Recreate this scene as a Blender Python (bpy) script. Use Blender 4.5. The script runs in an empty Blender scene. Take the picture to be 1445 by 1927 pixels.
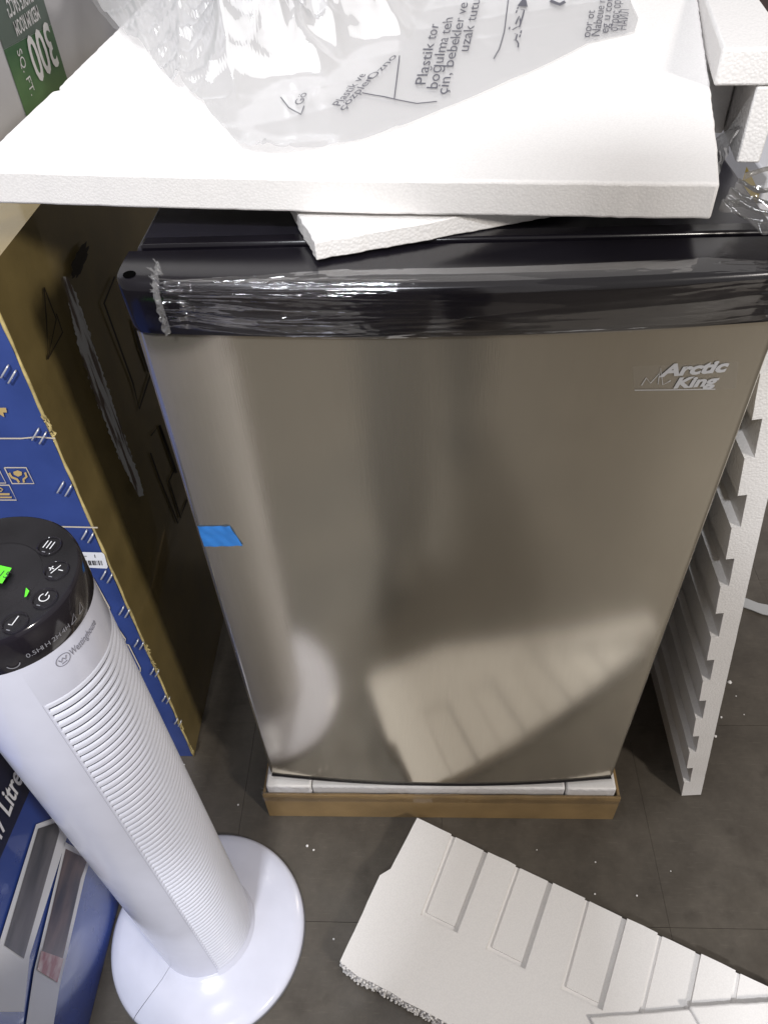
import bpy, bmesh, math, random
import numpy as np
from mathutils import Vector, Matrix, noise
random.seed(4)
D = bpy.data
SC = bpy.context.scene
COL = SC.collection
R = math.radians

# ------------------------------------------------------------------ camera
CAM = Vector((-.0246, -.4965, 1.1131)); PITCH, YAW, ROLL = .789, -.0655, -.0543; FPX = 1462.99
_f = Vector((math.sin(YAW)*math.cos(PITCH), math.cos(YAW)*math.cos(PITCH), -math.sin(PITCH)))
_r0 = Vector((math.cos(YAW), -math.sin(YAW), 0)); _u0 = _r0.cross(_f)
_r = _r0*math.cos(ROLL)+_u0*math.sin(ROLL); _u = -_r0*math.sin(ROLL)+_u0*math.cos(ROLL)
cd = D.cameras.new('camera'); cam = D.objects.new('camera', cd); COL.objects.link(cam)
m = Matrix.Identity(4)
for i in range(3): m[i][0] = _r[i]; m[i][1] = _u[i]; m[i][2] = -_f[i]; m[i][3] = CAM[i]
cam.matrix_world = m
cd.sensor_fit = 'HORIZONTAL'; cd.sensor_width = 36; cd.lens = FPX/1445*36; cd.clip_start = .01; cd.clip_end = 50
SC.camera = cam
# ------------------------------------------------------------------ world and lamps
w = D.worlds.new('World'); SC.world = w; w.use_nodes = True
w.node_tree.nodes['Background'].inputs[0].default_value = (.84, .80, .78, 1)
w.node_tree.nodes['Background'].inputs[1].default_value = .36
def area(name, loc, target, sx, sy, power, col, spin=0):
    l = D.lights.new(name, 'AREA'); l.shape = 'RECTANGLE'; l.size = sx; l.size_y = sy; l.energy = power; l.color = col
    o = D.objects.new(name, l); COL.objects.link(o); o.location = loc
    q = (Vector(target)-Vector(loc)).to_track_quat('-Z', 'Y')
    o.rotation_euler = (q @ Matrix.Rotation(spin, 3, 'Z').to_quaternion()).to_euler()
    return o
area('ceiling_lamp_behind_right', (2.4, -2.35, 2.65), (0, 0, .5), .24, .42, 80, (1, .94, .87))
area('ceiling_lamp_behind', (-.34, -2.1, 3.1), (-.1, 0, .6), .36, .16, 86, (.94, .96, 1))
area('ceiling_lamp_overhead', (-.48, -.15, 2.3), (-.48, -.15, 0), .10, 1.1, 10.5, (.93, .95, 1))
SC.view_settings.view_transform = 'Standard'; SC.view_settings.look = 'None'
SC.view_settings.exposure = 0; SC.view_settings.gamma = 1
SC.render.engine = 'CYCLES'

# ------------------------------------------------------------------ picking points on known planes
def ray(px, py): return _f + _r*((px-722.5)/FPX) - _u*((py-963.5)/FPX)
def at_z(px, py, z): d = ray(px, py); return CAM + d*((z-CAM.z)/d.z)
def at_y(px, py, y): d = ray(px, py); return CAM + d*((y-CAM.y)/d.y)
def at_x(px, py, x): d = ray(px, py); return CAM + d*((x-CAM.x)/d.x)
def at_pl(px, py, p0, n): d = ray(px, py); n = Vector(n); return CAM + d*((Vector(p0)-CAM).dot(n)/d.dot(n))

# ------------------------------------------------------------------ object helpers
def mesh_obj(name, verts, faces, mat, parent=None, smooth=False):
    me = D.meshes.new(name); me.from_pydata([tuple(v) for v in verts], [], faces); me.update()
    return link(name, me, mat, parent, smooth)
def link(name, me, mat, parent=None, smooth=False):
    o = D.objects.new(name, me); COL.objects.link(o)
    if mat and not me.materials: me.materials.append(mat)
    if smooth:
        for p in me.polygons: p.use_smooth = True
    if parent:
        o.parent = parent
        o.matrix_parent_inverse = Matrix.Translation(-Vector(parent.location)) if parent.type == 'EMPTY' else Matrix.Identity(4)
    return o
def bm_obj(name, bm, mat, parent=None, smooth=False):
    me = D.meshes.new(name); bm.to_mesh(me); bm.free(); return link(name, me, mat, parent, smooth)
def thing(name, label, cat, loc=(0, 0, 0), group=None):
    o = D.objects.new(name, None); COL.objects.link(o); o.location = loc; o.empty_display_size = .05
    return tag(o, label, cat, group)
def tag(o, label, cat, group=None):
    o['label'] = label; o['category'] = cat
    if group: o['group'] = group
    return o
def bevel(o, w=.002, seg=2, ang=35):
    b = o.modifiers.new('bevel', 'BEVEL'); b.width = w; b.segments = seg; b.limit_method = 'ANGLE'; b.angle_limit = R(ang)
    for p in o.data.polygons: p.use_smooth = True
    try:
        o.data.set_sharp_from_angle(angle=R(50))
    except Exception: pass
    return o
def box_bm(bm, x0, x1, y0, y1, z0, z1, M=None):
    vs = [bm.verts.new(((x0, x1)[i & 1], (y0, y1)[i >> 1 & 1], (z0, z1)[i >> 2 & 1])) for i in range(8)]
    for f in ((0, 2, 3, 1), (4, 5, 7, 6), (0, 1, 5, 4), (2, 6, 7, 3), (0, 4, 6, 2), (1, 3, 7, 5)):
        bm.faces.new([vs[i] for i in f])
    if M is not None:
        for v in vs: v.co = M @ v.co
def box(name, x0, x1, y0, y1, z0, z1, mat, parent=None, bev=0, M=None):
    bm = bmesh.new(); box_bm(bm, x0, x1, y0, y1, z0, z1, M); o = bm_obj(name, bm, mat, parent)
    if bev: bevel(o, bev)
    return o
def prism_bm(bm, poly, z0, z1, top=None):
    n = len(poly)
    a = [bm.verts.new((p[0], p[1], z0)) for p in poly]; b = [bm.verts.new((p[0], p[1], z1)) for p in poly]
    bm.faces.new(a[::-1]); bm.faces.new(b)
    for i in range(n): bm.faces.new((a[i], a[(i+1) % n], b[(i+1) % n], b[i]))
def quad(name, pts, mat, parent=None): return mesh_obj(name, pts, [tuple(range(len(pts)))], mat, parent)
def lathe(name, prof, mat, parent, c=(0, 0), n=64, a0=0, a1=2*math.pi, smooth=True):
    full = abs(a1-a0-2*math.pi) < 1e-6; k = n if full else n+1
    V = []; F = []
    for i in range(k):
        a = a0+(a1-a0)*i/n
        for r, z in prof: V.append((c[0]+r*math.cos(a), c[1]+r*math.sin(a), z))
    p = len(prof)
    for i in range(n):
        j = (i+1) % k
        for q in range(p-1): F.append((i*p+q, j*p+q, j*p+q+1, i*p+q+1))
    o = mesh_obj(name, V, F, mat, parent, smooth)
    try: o.data.set_sharp_from_angle(angle=R(40))
    except Exception: pass
    return o
def grid(name, nu, nv, fn, mat, parent=None, smooth=True):
    V = [fn(i/nu, j/nv) for i in range(nu+1) for j in range(nv+1)]
    F = [(i*(nv+1)+j, (i+1)*(nv+1)+j, (i+1)*(nv+1)+j+1, i*(nv+1)+j+1) for i in range(nu) for j in range(nv)]
    return mesh_obj(name, V, F, mat, parent, smooth)
def tube(name, pts, rad, mat, parent=None, seg=6):
    V = []; F = []
    pts = [Vector(p) for p in pts]
    for i, p in enumerate(pts):
        t = (pts[min(i+1, len(pts)-1)]-pts[max(i-1, 0)]).normalized()
        a = t.orthogonal().normalized() if i == 0 else (a - t*a.dot(t)).normalized()
        b = t.cross(a); r = rad[i] if isinstance(rad, (list, tuple)) else rad
        for k in range(seg):
            q = 2*math.pi*k/seg; V.append(p+(a*math.cos(q)+b*math.sin(q))*r)
    for i in range(len(pts)-1):
        for k in range(seg): F.append((i*seg+k, i*seg+(k+1) % seg, (i+1)*seg+(k+1) % seg, (i+1)*seg+k))
    F.append(tuple(range(seg))[::-1]); F.append(tuple(range((len(pts)-1)*seg, len(pts)*seg)))
    return mesh_obj(name, V, F, mat, parent, True)

def text2d(s, size=1, bold=0, shear=0, align='LEFT'):
    c = D.curves.new('t', 'FONT'); c.body = s; c.size = size; c.offset = bold*size; c.shear = shear; c.align_x = align
    c.resolution_u = 3; c.fill_mode = 'FRONT'
    o = D.objects.new('t', c); COL.objects.link(o)
    dg = bpy.context.evaluated_depsgraph_get(); dg.update()
    me = o.evaluated_get(dg).to_mesh()
    V = [(v.co.x, v.co.y) for v in me.vertices]; F = [tuple(p.vertices) for p in me.polygons]
    o.evaluated_get(dg).to_mesh_clear(); D.objects.remove(o); D.curves.remove(c)
    return V, F
def text_on(name, s, fn, size, mat, parent, fit=None, **k):
    V, F = text2d(s, size, **k)
    if fit and V:
        x1 = max(v[0] for v in V); V = [(v[0]*fit/x1, v[1]) for v in V]
    return mesh_obj(name, [fn(u, v) for u, v in V], F, mat, parent)
def plane_fn(o, du, dv):
    o = Vector(o); du = Vector(du); dv = Vector(dv); return lambda u, v: o+du*u+dv*v
def strip2d(pts, w):
    """flat 2D stroke along a polyline: verts, faces"""
    V = []; F = []; n = len(pts)
    for i, p in enumerate(pts):
        a = pts[max(i-1, 0)]; b = pts[min(i+1, n-1)]
        t = Vector((b[0]-a[0], b[1]-a[1])); t.normalize()
        V += [(p[0]-t.y*w/2, p[1]+t.x*w/2), (p[0]+t.y*w/2, p[1]-t.x*w/2)]
        if i: F.append((2*i-2, 2*i-1, 2*i+1, 2*i))
    return V, F
def stroke(name, pts, w, fn, mat, parent):
    V, F = strip2d(pts, w); return mesh_obj(name, [fn(u, v) for u, v in V], F, mat, parent)

# ------------------------------------------------------------------ materials
def M_(name):
    mt = D.materials.new(name); mt.use_nodes = True; nt = mt.node_tree; return mt, nt, nt.nodes['Principled BSDF']
def N(nt, t, **k):
    n = nt.nodes.new(t)
    for a, b in k.items():
        if a.startswith('i_'):
            key = a[2:]
            if key.isdigit(): key = int(key)
            n.inputs[key].default_value = b
        else: setattr(n, a, b)
    return n
def coords(nt, scale=(1, 1, 1), kind='Object'):
    tc = N(nt, 'ShaderNodeTexCoord'); mp = N(nt, 'ShaderNodeMapping'); mp.inputs['Scale'].default_value = scale
    nt.links.new(tc.outputs[kind], mp.inputs[0]); return mp.outputs[0]
def plain(name, col, rough=.5, metal=0, var=0, vscale=30, bump=0, bscale=200, stretch=(1, 1, 1), coat=0, spec=.5):
    mt, nt, b = M_(name)
    b.inputs['Base Color'].default_value = (*col, 1); b.inputs['Roughness'].default_value = rough
    b.inputs['Metallic'].default_value = metal; b.inputs['Coat Weight'].default_value = coat
    b.inputs['Specular IOR Level'].default_value = spec
    co = coords(nt, stretch)
    if var:
        n = N(nt, 'ShaderNodeTexNoise'); n.inputs['Scale'].default_value = vscale; n.inputs['Detail'].default_value = 6
        nt.links.new(co, n.inputs['Vector'])
        rp = N(nt, 'ShaderNodeValToRGB')
        rp.color_ramp.elements[0].position = .3; rp.color_ramp.elements[1].position = .72
        rp.color_ramp.elements[0].color = (*[c*(1-var) for c in col], 1); rp.color_ramp.elements[1].color = (*[min(1, c*(1+var)) for c in col], 1)
        nt.links.new(n.outputs[0], rp.inputs[0]); nt.links.new(rp.outputs[0], b.inputs['Base Color'])
        mr = N(nt, 'ShaderNodeMapRange'); mr.inputs['To Min'].default_value = max(0, rough-.08); mr.inputs['To Max'].default_value = rough+.08
        nt.links.new(n.outputs[0], mr.inputs[0]); nt.links.new(mr.outputs[0], b.inputs['Roughness'])
    if bump:
        n2 = N(nt, 'ShaderNodeTexNoise'); n2.inputs['Scale'].default_value = bscale; n2.inputs['Detail'].default_value = 4
        nt.links.new(co, n2.inputs['Vector'])
        bp = N(nt, 'ShaderNodeBump'); bp.inputs['Strength'].default_value = bump; bp.inputs['Distance'].default_value = .002
        nt.links.new(n2.outputs[0], bp.inputs['Height']); nt.links.new(bp.outputs[0], b.inputs['Normal'])
    return mt
def foam_mat(name, col=(.82, .80, .785), bead=210, strength=.35):
    mt, nt, b = M_(name)
    co = coords(nt)
    v = N(nt, 'ShaderNodeTexVoronoi'); v.inputs['Scale'].default_value = bead; v.feature = 'SMOOTH_F1'; v.inputs['Smoothness'].default_value = .3
    nt.links.new(co, v.inputs['Vector'])
    n = N(nt, 'ShaderNodeTexNoise'); n.inputs['Scale'].default_value = 35; n.inputs['Detail'].default_value = 8; nt.links.new(co, n.inputs['Vector'])
    mul = N(nt, 'ShaderNodeMath', operation='MULTIPLY_ADD'); nt.links.new(v.outputs['Distance'], mul.inputs[0]); mul.inputs[1].default_value = -1
    nt.links.new(n.outputs[0], mul.inputs[2])
    bp = N(nt, 'ShaderNodeBump'); bp.inputs['Strength'].default_value = strength; bp.inputs['Distance'].default_value = .0018
    nt.links.new(mul.outputs[0], bp.inputs['Height']); nt.links.new(bp.outputs[0], b.inputs['Normal'])
    rp = N(nt, 'ShaderNodeValToRGB'); rp.color_ramp.elements[0].position = .0; rp.color_ramp.elements[1].position = .75
    rp.color_ramp.elements[0].color = (*col, 1); rp.color_ramp.elements[1].color = (*[c*.93 for c in col], 1)
    nt.links.new(v.outputs['Distance'], rp.inputs[0]); nt.links.new(rp.outputs[0], b.inputs['Base Color'])
    b.inputs['Roughness'].default_value = .5; b.inputs['Specular IOR Level'].default_value = .35
    pass
    return mt
def film_mat(name, tint=(.97, .97, .98), lo=.07, hi=.75, rough=.07, milk=0, bump=0, bscale=60, stretch=(1, 1, 1)):
    mt, nt, b = M_(name); nt.nodes.remove(b)
    out = nt.nodes['Material Output']
    tr = N(nt, 'ShaderNodeBsdfTransparent'); tr.inputs[0].default_value = (*tint, 1)
    gl = N(nt, 'ShaderNodeBsdfGlossy'); gl.inputs['Roughness'].default_value = rough
    lw = N(nt, 'ShaderNodeLayerWeight'); lw.inputs[0].default_value = .35
    mr = N(nt, 'ShaderNodeMapRange'); mr.inputs['To Min'].default_value = lo; mr.inputs['To Max'].default_value = hi
    nt.links.new(lw.outputs['Fresnel'], mr.inputs[0])
    mx = N(nt, 'ShaderNodeMixShader'); nt.links.new(mr.outputs[0], mx.inputs[0])
    base = tr.outputs[0]
    if milk:
        df = N(nt, 'ShaderNodeBsdfDiffuse'); df.inputs[0].default_value = (.93, .93, .94, 1)
        tl = N(nt, 'ShaderNodeBsdfTranslucent'); tl.inputs[0].default_value = (.95, .95, .96, 1)
        m1 = N(nt, 'ShaderNodeMixShader'); m1.inputs[0].default_value = .45; nt.links.new(df.outputs[0], m1.inputs[1]); nt.links.new(tl.outputs[0], m1.inputs[2])
        m2 = N(nt, 'ShaderNodeMixShader'); m2.inputs[0].default_value = milk; nt.links.new(tr.outputs[0], m2.inputs[1]); nt.links.new(m1.outputs[0], m2.inputs[2])
        base = m2.outputs[0]
    nt.links.new(base, mx.inputs[1]); nt.links.new(gl.outputs[0], mx.inputs[2]); nt.links.new(mx.outputs[0], out.inputs[0])
    if bump:
        co = coords(nt, stretch); n = N(nt, 'ShaderNodeTexNoise'); n.inputs['Scale'].default_value = bscale; n.inputs['Detail'].default_value = 3
        nt.links.new(co, n.inputs['Vector']); bp = N(nt, 'ShaderNodeBump'); bp.inputs['Strength'].default_value = bump; bp.inputs['Distance'].default_value = .003
        nt.links.new(n.outputs[0], bp.inputs['Height']); nt.links.new(bp.outputs[0], gl.inputs['Normal']); nt.links.new(bp.outputs[0], lw.inputs['Normal'])
    return mt
def steel_mat():
    mt, nt, b = M_('brushed_steel')
    b.inputs['Base Color'].default_value = (.63, .58, .48, 1); b.inputs['Metallic'].default_value = .87
    co = coords(nt, (60, 60, 1.2)); co2 = coords(nt, (3, 3, 3))
    n = N(nt, 'ShaderNodeTexNoise'); n.inputs['Scale'].default_value = 25; n.inputs['Detail'].default_value = 3; nt.links.new(co, n.inputs['Vector'])
    n2 = N(nt, 'ShaderNodeTexNoise'); n2.inputs['Scale'].default_value = 2; n2.inputs['Detail'].default_value = 5; nt.links.new(co2, n2.inputs['Vector'])
    mr = N(nt, 'ShaderNodeMapRange'); mr.inputs['To Min'].default_value = .07; mr.inputs['To Max'].default_value = .21
    nt.links.new(n2.outputs[0], mr.inputs[0]); nt.links.new(mr.outputs[0], b.inputs['Roughness'])
    mc = N(nt, 'ShaderNodeMixRGB', blend_type='MIX'); mc.inputs[1].default_value = (.54, .495, .41, 1); mc.inputs[2].default_value = (.65, .595, .495, 1)
    nt.links.new(n.outputs[0], mc.inputs[0]); nt.links.new(mc.outputs[0], b.inputs['Base Color'])
    bp = N(nt, 'ShaderNodeBump'); bp.inputs['Strength'].default_value = .06; bp.inputs['Distance'].default_value = .0004
    nt.links.new(n.outputs[0], bp.inputs['Height']); nt.links.new(bp.outputs[0], b.inputs['Normal'])
    return mt
def tile_mat():
    mt, nt, b = M_('vinyl_tile')
    tc = N(nt, 'ShaderNodeTexCoord'); oi = N(nt, 'ShaderNodeObjectInfo')
    geo = N(nt, 'ShaderNodeNewGeometry')
    n = N(nt, 'ShaderNodeTexNoise'); n.inputs['Scale'].default_value = 11; n.inputs['Detail'].default_value = 10; n.inputs['Roughness'].default_value = .74
    nt.links.new(geo.outputs['Position'], n.inputs['Vector'])
    rp = N(nt, 'ShaderNodeValToRGB'); e = rp.color_ramp.elements
    e[0].position = .30; e[0].color = (.048, .039, .030, 1); e[1].position = .70; e[1].color = (.098, .083, .066, 1)
    k = e.new(.5); k.color = (.071, .060, .047, 1)
    nt.links.new(n.outputs[0], rp.inputs[0])
    # scattered dark scuffs
    n2 = N(nt, 'ShaderNodeTexNoise'); n2.inputs['Scale'].default_value = 26; n2.inputs['Detail'].default_value = 5
    nt.links.new(geo.outputs['Position'], n2.inputs['Vector'])
    r2 = N(nt, 'ShaderNodeValToRGB'); r2.color_ramp.elements[0].position = .60; r2.color_ramp.elements[1].position = .74
    nt.links.new(n2.outputs[0], r2.inputs[0])
    mx = N(nt, 'ShaderNodeMixRGB', blend_type='MULTIPLY'); mx.inputs[2].default_value = (.74, .72, .70, 1)
    nt.links.new(r2.outputs[0], mx.inputs[0]); nt.links.new(rp.outputs[0], mx.inputs[1])
    # pale streaky scratches
    mp = N(nt, 'ShaderNodeMapping'); mp.inputs['Scale'].default_value = (14, 120, 1); mp.inputs['Rotation'].default_value = (0, 0, .7)
    nt.links.new(geo.outputs['Position'], mp.inputs[0])
    n3 = N(nt, 'ShaderNodeTexNoise'); n3.inputs['Scale'].default_value = 3; n3.inputs['Detail'].default_value = 5; nt.links.new(mp.outputs[0], n3.inputs['Vector'])
    r3 = N(nt, 'ShaderNodeValToRGB'); r3.color_ramp.elements[0].position = .58; r3.color_ramp.elements[1].position = .8
    r3.color_ramp.elements[1].color = (.35, .35, .35, 1); nt.links.new(n3.outputs[0], r3.inputs[0])
    m3 = N(nt, 'ShaderNodeMixRGB', blend_type='MIX'); m3.inputs[2].default_value = (.15, .13, .105, 1)
    nt.links.new(r3.outputs[0], m3.inputs[0]); nt.links.new(mx.outputs[0], m3.inputs[1])
    hs = N(nt, 'ShaderNodeHueSaturation'); mr = N(nt, 'ShaderNodeMapRange'); mr.inputs['To Min'].default_value = .96; mr.inputs['To Max'].default_value = 1.04
    nt.links.new(oi.outputs['Random'], mr.inputs[0]); nt.links.new(mr.outputs[0], hs.inputs['Value']); nt.links.new(m3.outputs[0], hs.inputs['Color'])
    nt.links.new(hs.outputs[0], b.inputs['Base Color'])
    mr2 = N(nt, 'ShaderNodeMapRange'); mr2.inputs['To Min'].default_value = .34; mr2.inputs['To Max'].default_value = .6
    nt.links.new(n2.outputs[0], mr2.inputs[0]); nt.links.new(mr2.outputs[0], b.inputs['Roughness'])
    bp = N(nt, 'ShaderNodeBump'); bp.inputs['Strength'].default_value = .12; bp.inputs['Distance'].default_value = .001
    nt.links.new(n.outputs[0], bp.inputs['Height']); nt.links.new(bp.outputs[0], b.inputs['Normal'])
    return mt
def streak_mat(name, c0, c1, scale, pos=(.45, .55), rough=.5):
    mt, nt, b = M_(name); co = coords(nt, scale)
    n = N(nt, 'ShaderNodeTexNoise'); n.inputs['Scale'].default_value = 1; n.inputs['Detail'].default_value = 5; nt.links.new(co, n.inputs['Vector'])
    rp = N(nt, 'ShaderNodeValToRGB'); rp.color_ramp.elements[0].position, rp.color_ramp.elements[1].position = pos
    rp.color_ramp.elements[0].color = (*c0, 1); rp.color_ramp.elements[1].color = (*c1, 1)
    nt.links.new(n.outputs[0], rp.inputs[0]); nt.links.new(rp.outputs[0], b.inputs['Base Color']); b.inputs['Roughness'].default_value = rough
    return mt
FOAM = foam_mat('white_packing_foam', bead=560, strength=.09)
FOAMB = foam_mat('beaded_packing_foam', bead=420, strength=.22)
FOAMS = foam_mat('moulded_packing_foam', bead=520, strength=.05)
STEEL = steel_mat(); TILE = tile_mat()
BLACK = plain('black_gloss_plastic', (.007, .006, .009), .20, var=.3, vscale=9)
BLACKT = plain('black_cabinet_top', (.013, .012, .018), .34, var=.25, vscale=14, bump=.08, bscale=900)
BLACKM = plain('black_rubber_gasket', (.015, .015, .016), .6)
CARD = plain('brown_cardboard', (.215, .160, .060), .45, var=.16, vscale=22, bump=.10, bscale=160, coat=.7)
CARDT = plain('tray_cardboard', (.25, .165, .072), .6, var=.2, vscale=18, bump=.15, bscale=120, coat=.25)
CARDE = plain('torn_cardboard', (.50, .40, .17), .8, var=.3, vscale=90)
BLUE = plain('blue_printed_card', (.034, .062, .225), .40, var=.16, vscale=14, bump=.06, bscale=90)
BLUE2 = plain('bright_blue_printed_card', (.030, .068, .30), .28, var=.12, vscale=16, coat=.6)
NAVY = plain('dark_navy_print', (.010, .012, .035), .4)
CREAM = plain('cream_ink', (.56, .50, .40), .6)
TAN = plain('tan_ink', (.50, .36, .14), .6)
DARKINK = plain('dark_brown_ink', (.030, .020, .010), .6)
WHITEP = plain('lilac_white_plastic', (.66, .675, .79), .16, var=.03, vscale=30)
WHITER = plain('grille_white_plastic', (.70, .72, .82), .32)
GREYIN = plain('grille_interior', (.26, .27, .32), .5)
FANBLK = plain('fan_black_gloss', (.014, .012, .017), .12, coat=.3)
FANTOP = plain('fan_top_dusty_black', (.013, .012, .014), .25, var=.5, vscale=18)
ICON = plain('white_ink', (.78, .78, .80), .5)
GREYINK = plain('grey_ink', (.22, .22, .27), .5)
LCD = plain('dim_display_ink', (.25, .25, .28), .5)
NEON = plain('neon_green_sticker', (.12, .85, .03), .5)
TAPEB = plain('blue_plastic_tape', (.035, .19, .55), .35, var=.1, vscale=40)
LABEL = plain('white_label', (.75, .76, .80), .5)
BLACKINK = plain('black_ink', (.03, .03, .035), .6)
STAPLE = plain('staple_metal', (.72, .72, .72), .35, metal=.5)
BADGE = plain('silver_badge_ink', (.46, .46, .47), .45)
FILM = film_mat('clear_stretch_film', lo=.055, hi=.30, rough=.06, bump=.0)
FILMC = film_mat('clear_sticker_film', tint=(1, 1, 1), lo=.015, hi=.2, rough=.12, milk=.04)
FILMK = film_mat('crinkled_film', tint=(.92, .90, .86), lo=.06, hi=.7, rough=.10, milk=.10)
FRAY = film_mat('frayed_film', lo=.08, hi=.7, rough=.12, milk=.22)
BAGM = film_mat('milky_plastic_bag', tint=(1, 1, 1), lo=.01, hi=.36, rough=.13, milk=.50)
BAGI = film_mat('milky_plastic_bag_inner', tint=(1, 1, 1), lo=.0, hi=.15, rough=.2, milk=.10)
TORN = streak_mat('torn_tape', (.22, .17, .14), (.80, .80, .78), (120, 120, 14), (.42, .50), .25)
GREEN = streak_mat('green_print', (.045, .13, .055), (.16, .30, .12), (4, 5, 14), (.35, .7), .4)
GREENT = plain('grey_green_print', (.11, .15, .13), .4)
WBOX = plain('white_carton', (.62, .62, .66), .45, var=.05, vscale=8)
PHOTO = streak_mat('printed_photo', (.03, .025, .03), (.24, .16, .14), (30, 9, 24), (.35, .7), .3)
PHOTO2 = streak_mat('printed_photo_dark', (.025, .03, .035), (.17, .16, .17), (30, 7, 30), (.35, .7), .3)
PRED = streak_mat('printed_red_goods', (.30, .03, .03), (.60, .45, .42), (60, 40, 60), (.4, .6), .3)
CLOTH = plain('dark_cloth', (.12, .11, .098), .9)

# ================================================================== floor
PX, PY = .296-.2925*4, -.16-.2925*5; T = .2925
floor = mesh_obj('floor', [(-3, -4, -.006), (3, -4, -.006), (3, 3, -.006), (-3, 3, -.006)], [(0, 1, 2, 3)], plain('floor_joint', (.050, .042, .034), .8))
floor['kind'] = 'structure'
bm = bmesh.new(); g = .00022; box_bm(bm, g, T-g, g, T-g, -.005, 0)
tile_me = D.meshes.new('floor_tile'); bm.to_mesh(tile_me); bm.free(); tile_me.materials.append(TILE)
for i in range(-5, 14):
    for j in range(-7, 14):
        o = D.objects.new('floor_tile', tile_me); COL.objects.link(o); o.parent = floor
        o.location = (PX+i*T, PY+j*T, random.uniform(-.0003, .0003))

# ================================================================== refrigerator
HW = .236; ZB, ZT, ZC = .0956, .8075, .850
def bulge(x): return .013*(1-min(1, abs(x)/HW)**2)
fr = thing('mini_refrigerator', 'compact refrigerator with brushed steel door and black top in shipping tray', 'refrigerator', (0, .2, .07))
box('cabinet', -.233, .233, .041, .47, .074, .8495, BLACKT, fr, .003)
# raised front lip of the cabinet top
box('top_trim', -.229, .229, .0395, .054, .8435, .8525, BLACK, fr, .0022)
# steel panel, an outline with rounded vertical edges
outl = [(HW-.002, .036)]
rr = .007
for k in range(7):
    a = k/6*math.pi/2; outl.append((HW-rr+rr*math.cos(a), .0+rr-rr*math.sin(a)-bulge(HW-rr)*0))
nx = 44
mid = []
for k in range(1, nx):
    x = (HW-rr)*(1-2*k/nx); mid.append((x, -bulge(x)*(1)+bulge(HW-rr)))
outl += mid
for k in range(7):
    a = math.pi/2+k/6*math.pi/2; outl.append((-HW+rr+rr*math.cos(a), rr-rr*math.sin(a)))
outl.append((-HW+.002, .036))
bm = bmesh.new(); prism_bm(bm, outl[::-1] if False else outl[::-1][::-1], ZB, ZT)
bmesh.ops.recalc_face_normals(bm, faces=bm.faces)
door = bm_obj('steel_door_panel', bm, STEEL, fr, True)
try: door.data.set_sharp_from_angle(angle=R(45))
except Exception: pass
def dy(x): return -bulge(x)+bulge(HW-rr) if abs(x) < HW-rr else 0
# black cap with grip along the top of the door
prof = [(.036, .800), (.036, .8500), (.016, .8503), (.002, .8500), (-.0055, .8490), (-.0085, .8468), (-.0094, .8430), (-.0088, .8340), (-.0078, .8240), (-.0064, .8130), (-.0045, .8068), (.004, .8045)]
xs = [-HW-.0005, -HW+.0025, -HW+.008] + [-.22+.44*k/40 for k in range(41)] + [HW-.008, HW-.0025, HW+.0005]
V = []; F = []
for i, x in enumerate(xs):
    ed = {0: .0085, 1: .0035, 2: .0006}.get(min(i, len(xs)-1-i), 0)
    for (y, z) in prof:
        yy = y - (bulge(x) if y < .03 else 0) + (ed if y < .02 else 0)
        V.append((x, yy, z))
p = len(prof)
for i in range(len(xs)-1):
    for q in range(p-1): F.append((i*p+q, i*p+q+1, (i+1)*p+q+1, (i+1)*p+q))
F.append(tuple(range(p))); F.append(tuple(range((len(xs)-1)*p, len(xs)*p))[::-1])
cap = mesh_obj('door_cap', V, F, BLACK, fr, True)
try: cap.data.set_sharp_from_angle(angle=R(55))
except Exception: pass
# hinge screw hole: flat disc on the cap, the hole's shade painted black
hp = at_z(243, 514, .8508)
lathe('hinge_hole_disc', [(.0, .8504), (.0040, .8504), (.0043, .8507), (.0046, .8500)], plain('painted_hole_shade', (.002, .002, .002), .9, spec=0), cap, (hp.x, hp.y), 24)
# bottom lip and gasket
def lip(name, y0, y1, z0, z1, mat):
    V = []; F = []; n = 40
    for k in range(n+1):
        x = -HW+.003+(2*HW-.006)*k/n
        for (y, z) in ((y0, z0), (y0, z1), (y1, z1), (y1, z0)): V.append((x, y+(dy(x) if y < .02 else 0), z))
    for k in range(n):
        for q in range(4): F.append((k*4+q, k*4+(q+1) % 4, k*4+4+(q+1) % 4, k*4+4+q))
    F.append((0, 1, 2, 3)); F.append((n*4+3, n*4+2, n*4+1, n*4))
    return mesh_obj(name, V, F, mat, fr)
lip('door_bottom_trim', -.0022, .030, .0932, .0953, BLACK)
lip('door_gasket', .022, .0395, .094, .80, BLACKM)
# maker's sticker with mountain mark
def door_pt(px, py, off=.0008):
    d = ray(px, py); y = -.005
    for _ in range(5):
        P = at_y(px, py, y); y = dy(P.x)-off
    return at_y(px, py, y)
a, b, c, d_ = door_pt(1190, 690), door_pt(1390, 680), door_pt(1385, 732), door_pt(1194, 738)
def door_fn(o, du, dv, off):
    def fn(u, v):
        P = o+du*u+dv*v; return Vector((P.x, dy(P.x)-off, P.z))
    return fn
st = grid('logo_sticker', 12, 4, lambda u, v: (lambda P: Vector((P.x, dy(P.x)-.0004, P.z)))((d_*(1-u)+c*u)*(1-v)+(a*(1-u)+b*u)*v), FILMC, fr)
o1 = door_pt(1243, 708); e1 = door_pt(1368, 698); L = (e1-o1).length
f1 = door_fn(o1, (e1-o1)/L, Vector((0, 0, 1)), .0009)
text_on('logo_word', 'Arctic', f1, .0148, BADGE, st, fit=L, bold=.045, shear=.2)
o2 = door_pt(1266, 730); e2 = door_pt(1350, 724); L2 = (e2-o2).length
f2 = door_fn(o2, (e2-o2)/L2, Vector((0, 0, 1)), .0009)
text_on('logo_word', 'King', f2, .0130, BADGE, st, fit=L2, bold=.045, shear=.2)
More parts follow.
